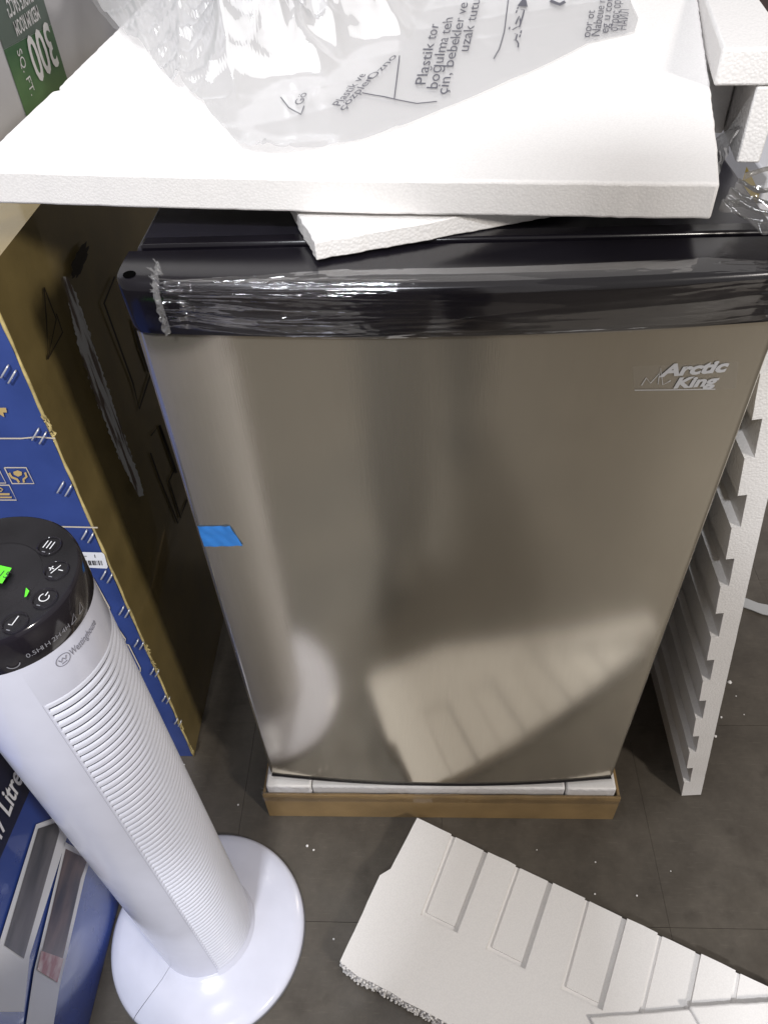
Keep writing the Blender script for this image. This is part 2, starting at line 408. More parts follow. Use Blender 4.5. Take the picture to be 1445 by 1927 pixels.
zz = [(1207, 725), (1216, 711), (1224, 721), (1240, 703), (1238, 723), (1243, 692), (1247, 724), (1262, 716)]
f0 = lambda u, v: (lambda P: P)(door_pt(u, v, .0009))
stroke('logo_mountains', zz, 1.6, f0, BADGE, st)
stroke('logo_underline', [(1194, 734), (1290, 733), (1346, 732)], 1.5, f0, BADGE, st)
# blue transit tape on the left edge of the door
tp = [door_pt(371, 991), door_pt(432, 990), door_pt(457, 1027), door_pt(384, 1029)]
def tape_fn(u, v):
    A = tp[3]*(1-v)+tp[0]*v; B = tp[2]*(1-v)+tp[1]*v; P = A*(1-u)+B*u
    x = max(P.x, -HW-.0006); d0 = max(0, (-HW+rr)-x); y = rr-math.sqrt(max(0, rr*rr-d0*d0)) if d0 else dy(x)
    return Vector((x, y-.0009+.0007*noise.noise((u*5, v*3, 1))+.0003*math.sin(17*u+9*v), P.z))
o = grid('transit_tape', 14, 6, tape_fn, TAPEB); tag(o, 'small piece of blue tape stuck on the left edge of the steel door', 'tape')

# ================================================================== stretch film on the grip
def cap_front(x, t):
    """t 0..1 from the cap's top rear over the front to its lower edge"""
    k = t*(len(prof)-3)+1; i = int(min(k, len(prof)-3)); fr_ = k-i
    y = prof[i][0]*(1-fr_)+prof[i+1][0]*fr_; z = prof[i][1]*(1-fr_)+prof[i+1][1]*fr_
    return Vector((x, y-bulge(x), z)), Vector((0, -math.sin(min(1, t*1.35)*math.pi/2), math.cos(min(1, t*1.35)*math.pi/2)))
def ridge(v): return 1-abs(2*(v-math.floor(v))-1)
def film_fn(x0, x1, seed, amp=1, lo=.16, hi=.99, ragged=0):
    def fn(u, v):
        x = x0+(x1+ragged*noise.noise((v*4, seed, 2))-x0)*u
        e = min(1, u/.30); e2 = min(1, (1-u)/.12)
        pinch = .50+.50*min(1, (e*.9+.10))**.6*min(1, .55+.45*e2)
        t = lo+(hi-lo)*(.55+(v-.55)*pinch)
        P, nn = cap_front(x, t)
        q = v*5+noise.noise((x*5, v*3, seed))*1.0
        am = amp*(.05+.95*max(0, 1-abs(x+.12)/.13)+.55*max(0, (x-.14)/.09))
        wr = ridge(q)**3*.0022*am*max(0, .6+noise.noise((x*6, v*5, seed+4)))+ridge(q*2.3+x*3)**4*.0008*am
        wr += noise.noise((x*18, v*9, seed+2))*.0009*am + noise.noise((x*40, v*9, seed+9))*.0009*am+noise.noise((x*120, v*30, seed+3))*.00035*am
        end = max(0, 1-u/.035)+(0 if ragged else max(0, 1-(1-u)/.035))
        wr += end*(.003+.004*noise.noise((v*13, seed, u*30)))
        x += end*.006*noise.noise((v*11, 3.3, seed))
        return Vector((x, P.y, P.z))+nn*(.0022+max(-.0008, wr))
    return fn
fl = thing('handle_wrap', 'crinkled clear stretch film wrapped round the black door grip', 'plastic film', (0, -.01, .83))
grid('film', 260, 90, film_fn(-.204, .222, 1.3), FILM, fl)
grid('film_layer', 220, 70, film_fn(-.19, .04, 7.7, .8, .25, .9, .12), FILM, fl)
for side, xe, sd in ((-1, -.2035, 2), (1, .221, 6)):
    for k in range(7):
        t0 = .2+.75*k/7; P, nn = cap_front(xe, t0)
        def fray(u, v, P=P, nn=nn, k=k, sd=sd, side=side):
            q = P+nn*(.002+.005*v*(1+noise.noise((k*2.1, u*4, sd))))+Vector((side*(.006*v*noise.noise((k, u*5, sd+1))+.003*v), 0, (u-.5)*.013+.004*noise.noise((u*6, v*3, k+sd))))
            return q
        grid('frayed_end', 8, 4, fray, FRAY, fl)

# ================================================================== shipping tray and foam base under the refrigerator
tr = thing('cardboard_tray', 'low brown cardboard shipping tray under the refrigerator', 'tray', (0, .2, 0))
TW, TY0, TY1, TH = .2474, -.018, .49, .0685
def wavy_wall(name, a, b, h, th, n=30, par=tr, mat=CARDT, seed=0):
    a = Vector(a); b = Vector(b); t = (b-a).normalized(); nn = Vector((t.y, -t.x, 0)); V = []; F = []
    for k in range(n+1):
        P = a+(b-a)*k/n
        off = .0012*noise.noise((k*.35, seed, 1)); hz = h+.0012*noise.noise((k*.5, seed, 5))
        for (s, z) in ((0, .0005), (0, hz), (th, hz), (th, .0005)): V.append(P-nn*s+nn*off*(z/h)+Vector((0, 0, z)))
    for k in range(n):
        for q in range(4): F.append((k*4+q, k*4+(q+1) % 4, k*4+4+(q+1) % 4, k*4+4+q))
    F.append((3, 2, 1, 0)); F.append((n*4, n*4+1, n*4+2, n*4+3))
    return mesh_obj(name, V, F, mat, par, False)
wavy_wall('front_wall', (-TW, TY0, 0), (TW, TY0, 0), TH, .0035, seed=1)
wavy_wall('side_wall', (TW-.0005, TY0+.004, 0), (TW-.0005, TY1, 0), TH, .0035, seed=2)
wavy_wall('side_wall', (-TW+.0005, TY1, 0), (-TW+.0005, TY0+.004, 0), TH, .0035, seed=3)
box('tray_floor', -TW+.005, TW-.005, TY0+.005, TY1, .001, .004, CARDT, tr)
gap = .0007
for nm, x0, x1, y0, z1, lb in (('foam_corner_pad', -.2415, -.1785, -.0135, .0855, 'white foam corner pad under the left end of the refrigerator door'),
                       ('foam_base_bar', -.1775, .1715, -.0120, .0825, 'long white foam bar between the two corner pads under the door'),
                       ('foam_corner_pad', .1728, .2400, -.0135, .0845, 'white foam corner pad under the right end of the refrigerator door')):
    o = box(nm, x0, x1, y0, .037, .0045, z1, FOAM, None, .003); tag(o, lb, 'foam pad')
box_o = box('foam_base_block', -.23, .23, .0395, .46, .0045, .0735, FOAM, None, .003); tag(box_o, 'white foam block in the tray carrying the refrigerator cabinet', 'foam pad')
def trayfilm(u, v):
    x = -.2485+.497*u
    y = -.0195+.006*v-.0015*ridge(u*34+noise.noise((u*9, v*2, 3))*1.5)*v*(.4+v)
    z = .052+.034*v+.003*noise.noise((u*12, 2, v))*v
    return Vector((x, y-.0012*noise.noise((u*60, v*4, 8))*v, z))
o = grid('tray_film', 300, 14, trayfilm, FILM); tag(o, 'clear crinkled film strip round the foam above the tray edge', 'plastic film')

# ================================================================== foam helpers
def jit_outline(poly, step=.006, amp=.0006, seed=0):
    out = []
    for i in range(len(poly)):
        a = Vector(poly[i]); b = Vector(poly[(i+1) % len(poly)]); n = max(1, int((b-a).length/step)); t = (b-a).normalized(); nn = Vector((t.y, -t.x))
        for k in range(n):
            p = a+(b-a)*k/n; out.append(p+nn*amp*(noise.noise((p.x*160, p.y*160, seed))+noise.noise((p.x*40, p.y*40, seed+3))) if k else p)
    return out
def foam_plate(name, poly, z0, z1, mat, parent=None, fz=None, bev=.002, amp=.0006, step=.006, seed=0):
    bm = bmesh.new(); prism_bm(bm, jit_outline([(p[0], p[1]) for p in poly], step, amp, seed), z0, z1)
    bmesh.ops.recalc_face_normals(bm, faces=bm.faces)
    if fz:
        for v in bm.verts: v.co.z += fz(v.co.x, v.co.y)
    o = bm_obj(name, bm, mat, parent); bevel(o, bev, 3, 50); return o
# big board on top of the refrigerator, tipped up towards the back
S0 = (0, .05, .895); SN = (0, -.1, 1)
def stop(x, y): return .895+.1*(y-.05)
def slab_pt(px, py): return at_pl(px, py, S0, SN)
poly = [(-.3525, .0735), (-.20, .0575), (-.06, .0440), (.1755, .0256), (.188, .085), (.201, .155), (.262, .50), (-.268, .565), (-.318, .262), (-.3262, .2105), (-.3190, .2080), (-.3292, .2035)]
o = foam_plate('foam_board', poly, -.025, 0, FOAM, None, stop, .0022, .0007)
tag(o, 'large flat white foam board lying across the refrigerator top', 'foam board')
# small block pinched under the board
ang = R(19); e = Vector((math.cos(ang), math.sin(ang))); n_ = Vector((-math.sin(ang), math.cos(ang))); c0 = Vector((-.0955, .0090))
poly = [c0, c0+e*.21, c0+e*.21+n_*.10, c0+n_*.10]
o = foam_plate('foam_block', poly, .8530, .8665, FOAMB, None, lambda x, y: 0, .001, .0013, .003, 5)
tag(o, 'small beaded foam block pinched under the big foam board', 'foam block')
# corner piece with a hollow at the right rear of the top
g3 = thing('foam_corner_guard', 'hollow white foam corner guard standing right of the big foam board', 'foam block', (.24, .2, .8505))
def gz(x, y): return 0
bm = bmesh.new(); prism_bm(bm, [(.2045, .1665), (.2560, .1620), (.300, .50), (.262, .50)], .9085, .9350); o = bm_obj('top_flange', bm, FOAMB, g3); bevel(o, .0025, 3)
bm = bmesh.new(); prism_bm(bm, [(.2370, .1650), (.2555, .1630), (.2995, .50), (.280, .50)], .8505, .9080); o = bm_obj('side_flange', bm, FOAMB, g3); bevel(o, .0015, 2)
bm = bmesh.new(); prism_bm(bm, [(.205, .235), (.2440, .2300), (.2475, .26), (.208, .265)], .8505, .9080); o = bm_obj('inner_web', bm, FOAMS, g3); bevel(o, .0015, 2)

# ================================================================== ribbed end boards
def evaluated_bool(bm_a, cutters):
    ma = D.meshes.new('a'); bm_a.to_mesh(ma); bm_a.free(); oa = D.objects.new('a', ma); COL.objects.link(oa)
    mb = D.meshes.new('b'); cutters.to_mesh(mb); cutters.free(); ob = D.objects.new('b', mb); COL.objects.link(ob)
    md = oa.modifiers.new('d', 'BOOLEAN'); md.operation = 'DIFFERENCE'; md.object = ob; md.solver = 'EXACT'; md.use_self = True
    dg = bpy.context.evaluated_depsgraph_get(); dg.update()
    me = D.meshes.new_from_object(oa.evaluated_get(dg)); D.objects.remove(oa); D.objects.remove(ob); D.meshes.remove(ma); D.meshes.remove(mb)
    return me
def ribbed_board(name, outline, slots, th, depth, Mx, mat, par=None, amp=.0005, bev=.0028, seed=0, groove=0):
    """outline and slots in (u along the ribs' row, v in from the slotted edge); w is up"""
    bm = bmesh.new(); prism_bm(bm, jit_outline(outline, .012, amp, seed), 0, th); bmesh.ops.recalc_face_normals(bm, faces=bm.faces)
    cb = bmesh.new()
    for s in slots: prism_bm(cb, s, th-depth, th+.01)
    if groove:
        for s in slots:
            P4 = [Vector((p[0], p[1], 0)) for p in s]; w_ = .0032
            for a, b in ((P4[0], P4[3]), (P4[3], P4[2]), (P4[2], P4[1])):
                t = (b-a).normalized(); n_ = Vector((t.y, -t.x, 0)); a = a-t*w_; b = b+t*w_
                prism_bm(cb, [(q.x, q.y) for q in (a-n_*w_, b-n_*w_, b+n_*w_, a+n_*w_)], th-groove, th+.012)
    bmesh.ops.recalc_face_normals(cb, faces=cb.faces)
    me = evaluated_bool(bm, cb); me.transform(Mx)
    o = link(name, me, mat, par); o.data.materials.clear(); o.data.materials.append(mat); bevel(o, bev, 3, 40); return o
# the one on the floor
O = at_z(785, 1540, .030); E_ = at_z(1390, 1830, .030); ud = (E_-O); ud.z = 0; ud.normalize(); vd = Vector((ud.y, -ud.x, 0))
Mf = Matrix(((ud.x, vd.x, 0, O.x), (ud.y, vd.y, 0, O.y), (0, 0, 1, .0008), (0, 0, 0, 1)))
Mi = Mf.inverted()
def uv(px, py, z=.030): q = Mi @ at_z(px, py, z); return (q.x, q.y)
torn = [uv(640, 1810), uv(672, 1838), uv(700, 1850), uv(735, 1868), uv(760, 1885), uv(800, 1905), uv(850, 1932), uv(960, 1950), uv(1120, 1962), uv(1300, 1965), uv(1440, 1960)]
outline = [(0, 0), (.475, 0)] + torn[::-1] + [uv(715, 1648), uv(735, 1636)]
slots = []
for q in (((852, 1572), (914, 1601), (858, 1750), (797, 1720)), ((974, 1632), (1035, 1662), (985, 1818), (920, 1785)), ((1103, 1698), (1174, 1732), (1130, 1895), (1060, 1860))):
    p4 = [uv(*z) for z in q]
    p4[0] = (p4[0][0], -.02); p4[1] = (p4[1][0], -.02); slots.append(p4)
u3 = slots[2][0][0]
for k in (1, 2): slots.append([(u3+.094*k, -.02), (u3+.047+.094*k, -.02), (u3+.047+.094*k, .115), (u3+.094*k, .115)])
fb = thing('ribbed_foam_board', 'ribbed white foam end board with a torn edge lying on the floor', 'foam board', (O.x, O.y, 0))
ribbed_board('board', outline, slots, .030, .0030, Mf, FOAMS, fb, bev=.0027, groove=.0058)
bm = bmesh.new()
for i in range(len(torn)-1):
    a = Vector(torn[i]); b = Vector(torn[i+1]); n = int((b-a).length/.0016)
    for k in range(n):
        for r_ in range(5):
            p_ = a+(b-a)*(k+random.random())/n; rad = random.uniform(.0010, .0021)
            P = Mf @ Vector((p_.x, p_.y-random.uniform(-.0016, .003)+.001, random.uniform(.001, .0292)))
            bmesh.ops.create_icosphere(bm, subdivisions=1, radius=rad, matrix=Matrix.Translation(P) @ Matrix.Rotation(random.random()*3, 4, 'X'))
o = bm_obj('torn_edge', bm, FOAMS, fb, True); o['kind'] = 'stuff'
# the one leaning on the refrigerator's right side
U = Vector((-.146, 0, .9893)); W_ = Vector((-.9893, 0, -.146)); Vv = Vector((0, 1, 0)); O2 = Vector((.3800, .018, .0045))
Ml = Matrix(((U.x, Vv.x, W_.x, O2.x), (U.y, Vv.y, W_.y, O2.y), (U.z, Vv.z, W_.z, O2.z), (0, 0, 0, 1)))
zs = [.0425+.0885*k for k in range(8)]
slots = [[(s, -.02), (s+.044, -.02), (s+.040, .27), (s+.004, .27)] for s in zs]
o = ribbed_board('leaning_foam_board', [(0, 0), (0, .40), (.752, .40), (.752, 0)], slots, .027, .0082, Ml, FOAMB, None, .0006, .0036, 4)
tag(o, 'ribbed white foam end board leaning upright against the right side of the refrigerator', 'foam board')
# another piece at the bottom right corner
g5 = thing('foam_end_piece', 'stepped white foam piece in the lower right corner on the ribbed board', 'foam block', (.3, -.27, .031))
pz = .036
poly = [at_z(1108, 1914, pz), at_z(1297, 1899, pz), at_z(1330, 1950, pz), at_z(1130, 1952, pz)]
o = foam_plate('lower_step', [(p.x, p.y) for p in poly][::-1], .0315, pz, FOAMS, g5, None, .003)
poly = [at_z(1296, 1893, pz+.005), at_z(1520, 1880, pz+.005), at_z(1540, 1950, pz+.005), at_z(1328, 1950, pz+.005)]
o = foam_plate('upper_step', [(p.x, p.y) for p in poly][::-1], .0315, pz+.005, FOAMS, g5, None, .003)

# ================================================================== printed plastic bag on the big board
front = [(150, -30), (200, 45), (285, 122), (330, 170), (383, 205), (425, 250), (455, 285), (500, 303), (545, 297), (610, 286), (690, 268), (760, 243), (850, 205), (950, 163), (1040, 122), (1110, 85), (1192, 66), (1200, 40), (1185, 10), (1190, -40)]
FR = [slab_pt(*p) for p in front]
def lerp_list(Ls, u):
    k = u*(len(Ls)-1); i = min(int(k), len(Ls)-2); return Ls[i]*(1-(k-i))+Ls[i+1]*(k-i)
TXT = [(slab_pt(*a), slab_pt(*b)) for a, b in (((812, 200), (885, -10)), ((955, 110), (1000, -10)), ((1120, 85), (1170, -10)), ((640, 220), (745, 120)), ((550, 220), (575, 195)))]
def seg_d(x, y, a, b):
    ab = Vector((b.x-a.x, b.y-a.y)); ap = Vector((x-a.x, y-a.y)); t = max(0, min(1, ap.dot(ab)/ab.length_squared)); return (ap-ab*t).length
def sstep(t): t = max(0, min(1, t)); return t*t*(3-2*t)
def bag_h(x, y, s, seed=0):
    """height of the crumpled sheet above the board; s = 0 at the back, 1 at the loose front edge"""
    env = sstep((1-s)*2.6)
    flat = min(sstep(seg_d(x, y, *q_)/.05-.7) for q_ in TXT)
    wx = x+.05*noise.noise((x*4.5, y*4.5, seed)); wy = y+.05*noise.noise((x*4.5, y*4.5, seed+5))
    h = .030*ridge(wx*5+wy*6+seed)+.014*ridge(wx*9-wy*4+seed*2)+.008*ridge(wx*17+wy*6)
    h += .014*noise.noise((x*8, y*8, seed+8))
    f_ = ridge(wx*21+wy*5+seed)**4*.012+ridge(wx*9-wy*25+seed)**5*.011+ridge(wx*37-wy*9)**5*.005
    b_ = max(0, h)*(.12+.88*env)+f_*(.3+.7*env)
    b_ *= 1+.9*sstep((-.04-x)/.10)
    return .0022+b_*(.05+.95*flat)+.014*env*flat
BACK = [Vector((-.30, .60, 0)), Vector((.22, .58, 0))]
def bag_s(x, y):
    # distance to the front edge turned into the sheet's v
    best = 9
    for a_, b_ in zip(FR[:-1], FR[1:]):
        ab = Vector((b_.x-a_.x, b_.y-a_.y)); ap = Vector((x-a_.x, y-a_.y)); t = max(0, min(1, ap.dot(ab)/max(1e-9, ab.length_squared)))
        best = min(best, (ap-ab*t).length)
    return 1-min(1, best/.36)
def bag_fn(seed, k, lift):
    def fn(u, v):
        P = lerp_list(FR, u); B = BACK[0]*(1-u)+BACK[1]*u; q = B*(1-v)+P*v
        x, y = q.x, q.y
        return Vector((x, y, stop(x, y)+k*bag_h(x, y, bag_s(x, y), seed)+lift))
    return fn
bag = thing('plastic_bag', 'crumpled milky plastic bag with printed warnings on the big foam board', 'plastic bag', (0, .35, stop(0, .35)))
grid('bag_sheet', 220, 130, bag_fn(0, 1, .0008), BAGM, bag)
grid('bag_under_sheet', 130, 80, bag_fn(11.3, .45, .0004), BAGI, bag)
def bag_fn_px(p0, p1):
    o_ = slab_pt(*p0); e_ = slab_pt(*p1); d1 = e_-o_; d1.z = 0; L_ = d1.length; d1.normalize(); d2 = Vector((-d1.y, d1.x, 0))
    def fn(u, v):
        q = o_+d1*u+d2*v; h = bag_h(q.x, q.y, bag_s(q.x, q.y), 0)
        return Vector((q.x, q.y, stop(q.x, q.y)+h+.0022))
    return fn, L_
INKB = plain('bag_ink', (.10, .10, .12), .6)
for s_, p0, p1, sz in (('Plastik tor', (800, 172), (826, 55), .0125), ('boğulma teh', (822, 180), (852, 45), .0125), ('çin, bebekler ve', (840, 190), (880, 18), .0125), ('uzak tutu', (880, 110), (903, 12), .0125),
                       ('Plastik ve', (640, 215), (690, 155), .0100), ('çözplen', (648, 222), (704, 160), .0090), ('Ozno', (700, 165), (748, 118), .0090),
                       ('Gö', (570, 212), (580, 192), .010),
                       ('oor ot', (1108, 82), (1118, 30), .0105), ('Nabeue n', (1126, 80), (1138, 8), .0105), ('eg u cor', (1142, 74), (1152, 6), .0105), ('отрос орт', (1160, 70), (1168, 4), .0105), ('НАЙЛ', (1176, 68), (1182, 28), .0105)):
    fn, L_ = bag_fn_px(p0, p1); text_on('printed_text', s_, fn, sz, INKB, bag, fit=L_)
def bag_px(px, py):
    q = slab_pt(px, py); return Vector((q.x, q.y, stop(q.x, q.y)+bag_h(q.x, q.y, bag_s(q.x, q.y), 0)+.0022))
def subdiv(pts, n=6):
    out = []
    for a_, b_ in zip(pts[:-1], pts[1:]):
        for k in range(n): out.append((a_[0]+(b_[0]-a_[0])*k/n, a_[1]+(b_[1]-a_[1])*k/n))
    return out+[pts[-1]]
for ln in ([(530, 197), (545, 216), (568, 230), (574, 214)], [(682, 188), (742, 198), (785, 206), (822, 202)], [(742, 198), (752, 118)], [(957, 0), (948, 70), (938, 105), (928, 122)]):
    stroke('printed_line', subdiv(ln), 2.0, bag_px, INKB, bag)
fa, La = bag_fn_px((966, 96), (986, 30))
def ar(pts, wd=.075): stroke('printed_letter', [(p_[0]*La, p_[1]*La*.11) for p_ in pts], wd*La*.22, fa, INKB, bag)
for pts in ([(-.04, -.45), (.06, -.38), (.14, -.12), (.15, .2)], [(.14, 0), (.22, 0), (.3, 0), (.31, .3)], [(.40, .6), (.47, .3), (.5, .1), (.48, 0), (.55, 0), (.62, 0)], [(.56, .45), (.68, .42), (.8, .34), (.7, .16), (.6, 0), (.75, 0), (.9, 0)], [(.88, 0), (.95, 0), (.98, .1), (.98, .4)]): ar(pts)
for (u_, v_) in ((.26, -.3), (.36, -.3), (.45, .95), (.9, .75), (1.02, .75)): ar([(u_-.035, v_), (u_+.035, v_)], .07)
mesh_obj('warning_triangle', [bag_px(*p_) for p_ in ((972, 24), (992, 25), (987, 4))], [(0, 1, 2)], INKB, bag)
V, F = strip2d(subdiv([(395, 30), (400, 12), (412, 6), (428, 10), (436, 22), (428, 34)]), 7); mesh_obj('printed_mark', [bag_px(*v) for v in V], F, INKB, bag)
V, F = strip2d(subdiv([(1034, 12), (1052, 20), (1062, 14)]), 6); mesh_obj('printed_mark', [bag_px(*v) for v in V], F, INKB, bag)

# ================================================================== crinkled film at the right front corner of the top
def cornerfilm(u, v):
    A = at_z(1352, 395, .868)*(1-u)+at_z(1480, 470, .862)*u; B = at_z(1400, 338, .872)*(1-u)+at_z(1530, 330, .872)*u
    P = A*(1-v)+B*v
    w_ = .007*ridge(v*4+noise.noise((u*1.5, v*2, 4))*.8)+.003*ridge(v*11+noise.noise((u*2, 1, v))*.6)+.002*noise.noise((u*4, v*5, 2))
    return P+Vector((0, 0, w_))
o = grid('corner_film', 80, 80, cornerfilm, FILMK); tag(o, 'crinkled clear film bunched over the right front corner of the refrigerator top', 'plastic film')
def flapfilm(u, v):
    A = Vector((.2085, .12+.06*u, .8535)); h = .042*(1-.35*u)
    return A+Vector((.012*v+.03*u*v+.003*noise.noise((u*5, v*5, 1)), .02*v, h*v*(1-.3*v)))
o = grid('film_flap', 24, 24, flapfilm, FRAY); tag(o, 'milky film flap between the big foam board and the foam corner guard', 'plastic film')

# ================================================================== tower fan
FX, FY = -.307, -.175
fan = thing('tower_fan', 'white tower fan with black control top on a round base', 'fan', (FX, FY, 0))
def col_r(z): return .0605-.0030*min(1, z/.70)
def cyl_pt(px, py, off=0):
    """point of the fan's column seen at that pixel"""
    d = ray(px, py); r_ = .0575+off
    ox, oy = CAM.x-FX, CAM.y-FY; a_ = d.x*d.x+d.y*d.y; b_ = 2*(ox*d.x+oy*d.y); c_ = ox*ox+oy*oy-r_*r_
    t = (-b_-math.sqrt(max(0, b_*b_-4*a_*c_)))/(2*a_); P = CAM+d*t
    return math.atan2(P.y-FY, P.x-FX), P.z
ga = cyl_pt(70, 1315)[0]; gb = ga+R(150)
# base, two halves with a seam
sm = at_z(290, 1868, .015); sa = math.atan2(sm.y-FY, sm.x-FX)
bp_ = [(.0, .030), (.0600, .030), (.0660, .0275), (.075, .0225), (.095, .0185), (.112, .0150), (.1215, .0120), (.1252, .0088), (.1262, .005), (.1255, .0012), (.120, .0006), (0, .0006)]
lathe('base', bp_, WHITEP, fan, (FX, FY), 96, sa+.003, sa+2*math.pi-.003)
lathe('base_foot_ring', [(.118, .0022), (.1272, .0022), (.1272, .0004), (.118, .0004)], plain('grey_rubber', (.12, .12, .13), .7), fan, (FX, FY), 64)
# shell: back half closed, grille arc open
zt = .700; zg0, zg1 = .034, .6570
lathe('back_shell', [(col_r(z), z) for z in (.0285, .1, .2, .3, .4, .5, .6, zt)], WHITEP, fan, (FX, FY), 60, gb, ga+2*math.pi)
lathe('front_collar', [(col_r(zg1), zg1-.001), (col_r(zg1)+.0002, zg1), (col_r(zt), zt)], WHITEP, fan, (FX, FY), 44, ga, gb)
lathe('front_skirt', [(col_r(.0285)+.004, .0285), (col_r(.03)+.0015, .034), (col_r(zg0), zg0+.004)], WHITEP, fan, (FX, FY), 44, ga, gb)
lathe('inner_drum', [(.0545, .03), (.0525, .69)], GREYIN, fan, (FX, FY), 48, ga-.1, gb+.1)
for a_ in (ga+R(1.2), gb-R(1.2)):
    V = [(FX+r_*math.cos(a_+da), FY+r_*math.sin(a_+da), z) for z in (zg0, zg1) for (r_, da) in ((col_r(z), -.018), (col_r(z)+.0002, .018), (.053, .018), (.053, -.018))]
    mesh_obj('grille_edge', V, [(0, 1, 5, 4), (1, 2, 6, 5), (2, 3, 7, 6), (3, 0, 4, 7)], WHITEP, fan)
for a_ in (ga+R(38), ga+R(75), ga+R(112)):
    V = [(FX+r_*math.cos(a_+da), FY+r_*math.sin(a_+da), z) for z in (zg0+.003, zg1) for (r_, da) in ((col_r(z)-.0022, -.015), (col_r(z)-.0022, .015), (.0525, .015), (.0525, -.015))]
    mesh_obj('grille_strut', V, [(0, 1, 5, 4), (1, 2, 6, 5), (2, 3, 7, 6), (3, 0, 4, 7)], GREYIN, fan)
# ribs share one mesh
V = []; F = []; na = 44; pr = [(-.0042, .0020), (-.0010, .0033), (.0004, .0019), (.0008, -.0002), (.0002, -.0022), (-.0012, -.0034), (-.0042, -.0026)]
for i in range(na+1):
    a_ = ga+.022+(gb-ga-.044)*i/na
    for (dr, dz) in pr: V.append(((1+dr/.0585)*math.cos(a_), (1+dr/.0585)*math.sin(a_), dz))
q_ = len(pr)
for i in range(na):
    for j in range(q_): F.append((i*q_+j, (i+1)*q_+j, (i+1)*q_+(j+1) % q_, i*q_+(j+1) % q_))
rib_me = D.meshes.new('grille_rib'); rib_me.from_pydata(V, [], F); rib_me.materials.append(WHITER)
for p_ in rib_me.polygons: p_.use_smooth = True
z = zg0+.006
while z < zg1-.002:
    o = D.objects.new('grille_rib', rib_me); COL.objects.link(o); o.parent = fan; rr_ = col_r(z)
    o.location = (0, 0, z); o.scale = (rr_, rr_, 1); z += .0084
# black top
lathe('control_rim', [(.0570, .699), (.0580, .7005), (.0580, .726), (.0574, .7290), (.0562, .7302)], FANBLK, fan, (FX, FY), 72)
lathe('control_top', [(.0562, .7300), (.0555, .7296), (.033, .7286), (.0325, .7278), (0, .7274)], FANTOP, fan, (FX, FY), 72)
def top_fn(cx, cy, rot, k=1):
    ca, sa_ = math.cos(rot), math.sin(rot)
    return lambda u, v: Vector((cx+(u*ca-v*sa_)*k, cy+(u*sa_+v*ca)*k, .7306))
icons = {'menu': ((93, 1027), [[(-.004, -.005), (-.004, .005)], [(0, -.005), (0, .005)], [(.004, -.005), (.004, .005)]]),
         'plus_minus': ((106, 1073), [[(-.008, 0), (-.002, 0)], [(-.005, -.003), (-.005, .003)], [(-.002, -.006), (.002, .006)], [(.003, 0), (.008, 0)]]),
         'power': ((84, 1126), [[(.0048*math.sin(R(a_)), .0048*math.cos(R(a_))) for a_ in range(40, 321, 20)], [(0, .002), (0, .007)]]),
         'timer': ((28, 1172), [[(-.004, -.004), (0, -.004), (0, .007)]])}
for nm, (pp, lines) in icons.items():
    c_ = at_z(pp[0], pp[1], .7296); az = math.atan2(c_.y-FY, c_.x-FX)
    fb_ = lathe('button', [(.0074, .7299), (.0079, .7302), (.0084, .7299)], FANBLK, fan, (c_.x, c_.y), 28)
    rot = R(-14); ks = .66
    for l_ in lines: stroke('button_icon', l_, .0010, top_fn(c_.x, c_.y, rot, ks), ICON, fb_)
    stroke('button_tick', [(-.0016, -.0082), (.0016, -.0082)], .0007, top_fn(c_.x, c_.y, rot, .8), LCD, fb_)
stk = [at_z(-60, 1050, .7308), at_z(22, 1069, .7308), at_z(4, 1098, .7308), at_z(-70, 1086, .7308)]
o = quad('neon_sticker', stk, NEON, fan)
text_on('sticker_mark', '15', plane_fn(at_z(-6, 1084, .7311), (.95, -.25, 0), (.25, .95, 0)), .008, BLACKINK, o)
gl_ = [at_z(49, 1106, .7302), at_z(55, 1112, .7302), at_z(50, 1122, .7302), at_z(46, 1124, .7302)]
quad('sticker_scrap', gl_, NEON, fan)
def cyl_fn(a0, z0, r_, tilt=0):
    return lambda u, v: Vector((FX+r_*math.cos(a0+(u)/r_), FY+r_*math.sin(a0+u/r_), z0+v))
for s_, pp in (('0.5H', (47, 1233)), ('1H', (74, 1216)), ('2H', (94, 1199)), ('4H', (112, 1182))):
    a_, z_ = cyl_pt(*pp, .0007); text_on('timer_mark', s_, cyl_fn(a_, .7075, .0583), .0056, LCD, fan)
for pp, l_ in (((129, 1165), [(0, 0), (.005, 0), (.005, .006), (0, 0)]), ((143, 1143), [(0, 0), (.005, 0), (.005, .007), (0, 0)]), ((20, 1244), [(.004*math.cos(R(q)), .004*math.sin(R(q))) for q in range(190, 351, 20)])):
    a_, z_ = cyl_pt(*pp, .0007); stroke('timer_mark', l_, .0007, cyl_fn(a_, .7075, .0583), LCD, fan)
# maker's name on the collar
a0_, z0_ = cyl_pt(137, 1237, .0008); a1_, z1_ = cyl_pt(181, 1172, .0008)
zn = (z0_+z1_)/2
rN = .0580
text_on('brand_word', 'Westinghouse', cyl_fn(a0_, zn, rN), .0098, GREYINK, fan, fit=(a1_-a0_)*rN, bold=.008)
ac, zc = cyl_pt(122, 1246, .0008); fnc = cyl_fn(ac, zn+.0030, rN)
stroke('brand_ring', [(.0052*math.cos(R(q)), .0052*math.sin(R(q))) for q in range(0, 361, 15)], .0006, fnc, GREYINK, fan)
stroke('brand_letter', subdiv([(-.003, .0022), (-.0016, -.0012), (0, .0022), (.0016, -.0012), (.003, .0022)], 2), .0007, fnc, GREYINK, fan)
stroke('brand_letter', [(-.002, -.0028), (.002, -.0028)], .0008, fnc, GREYINK, fan)
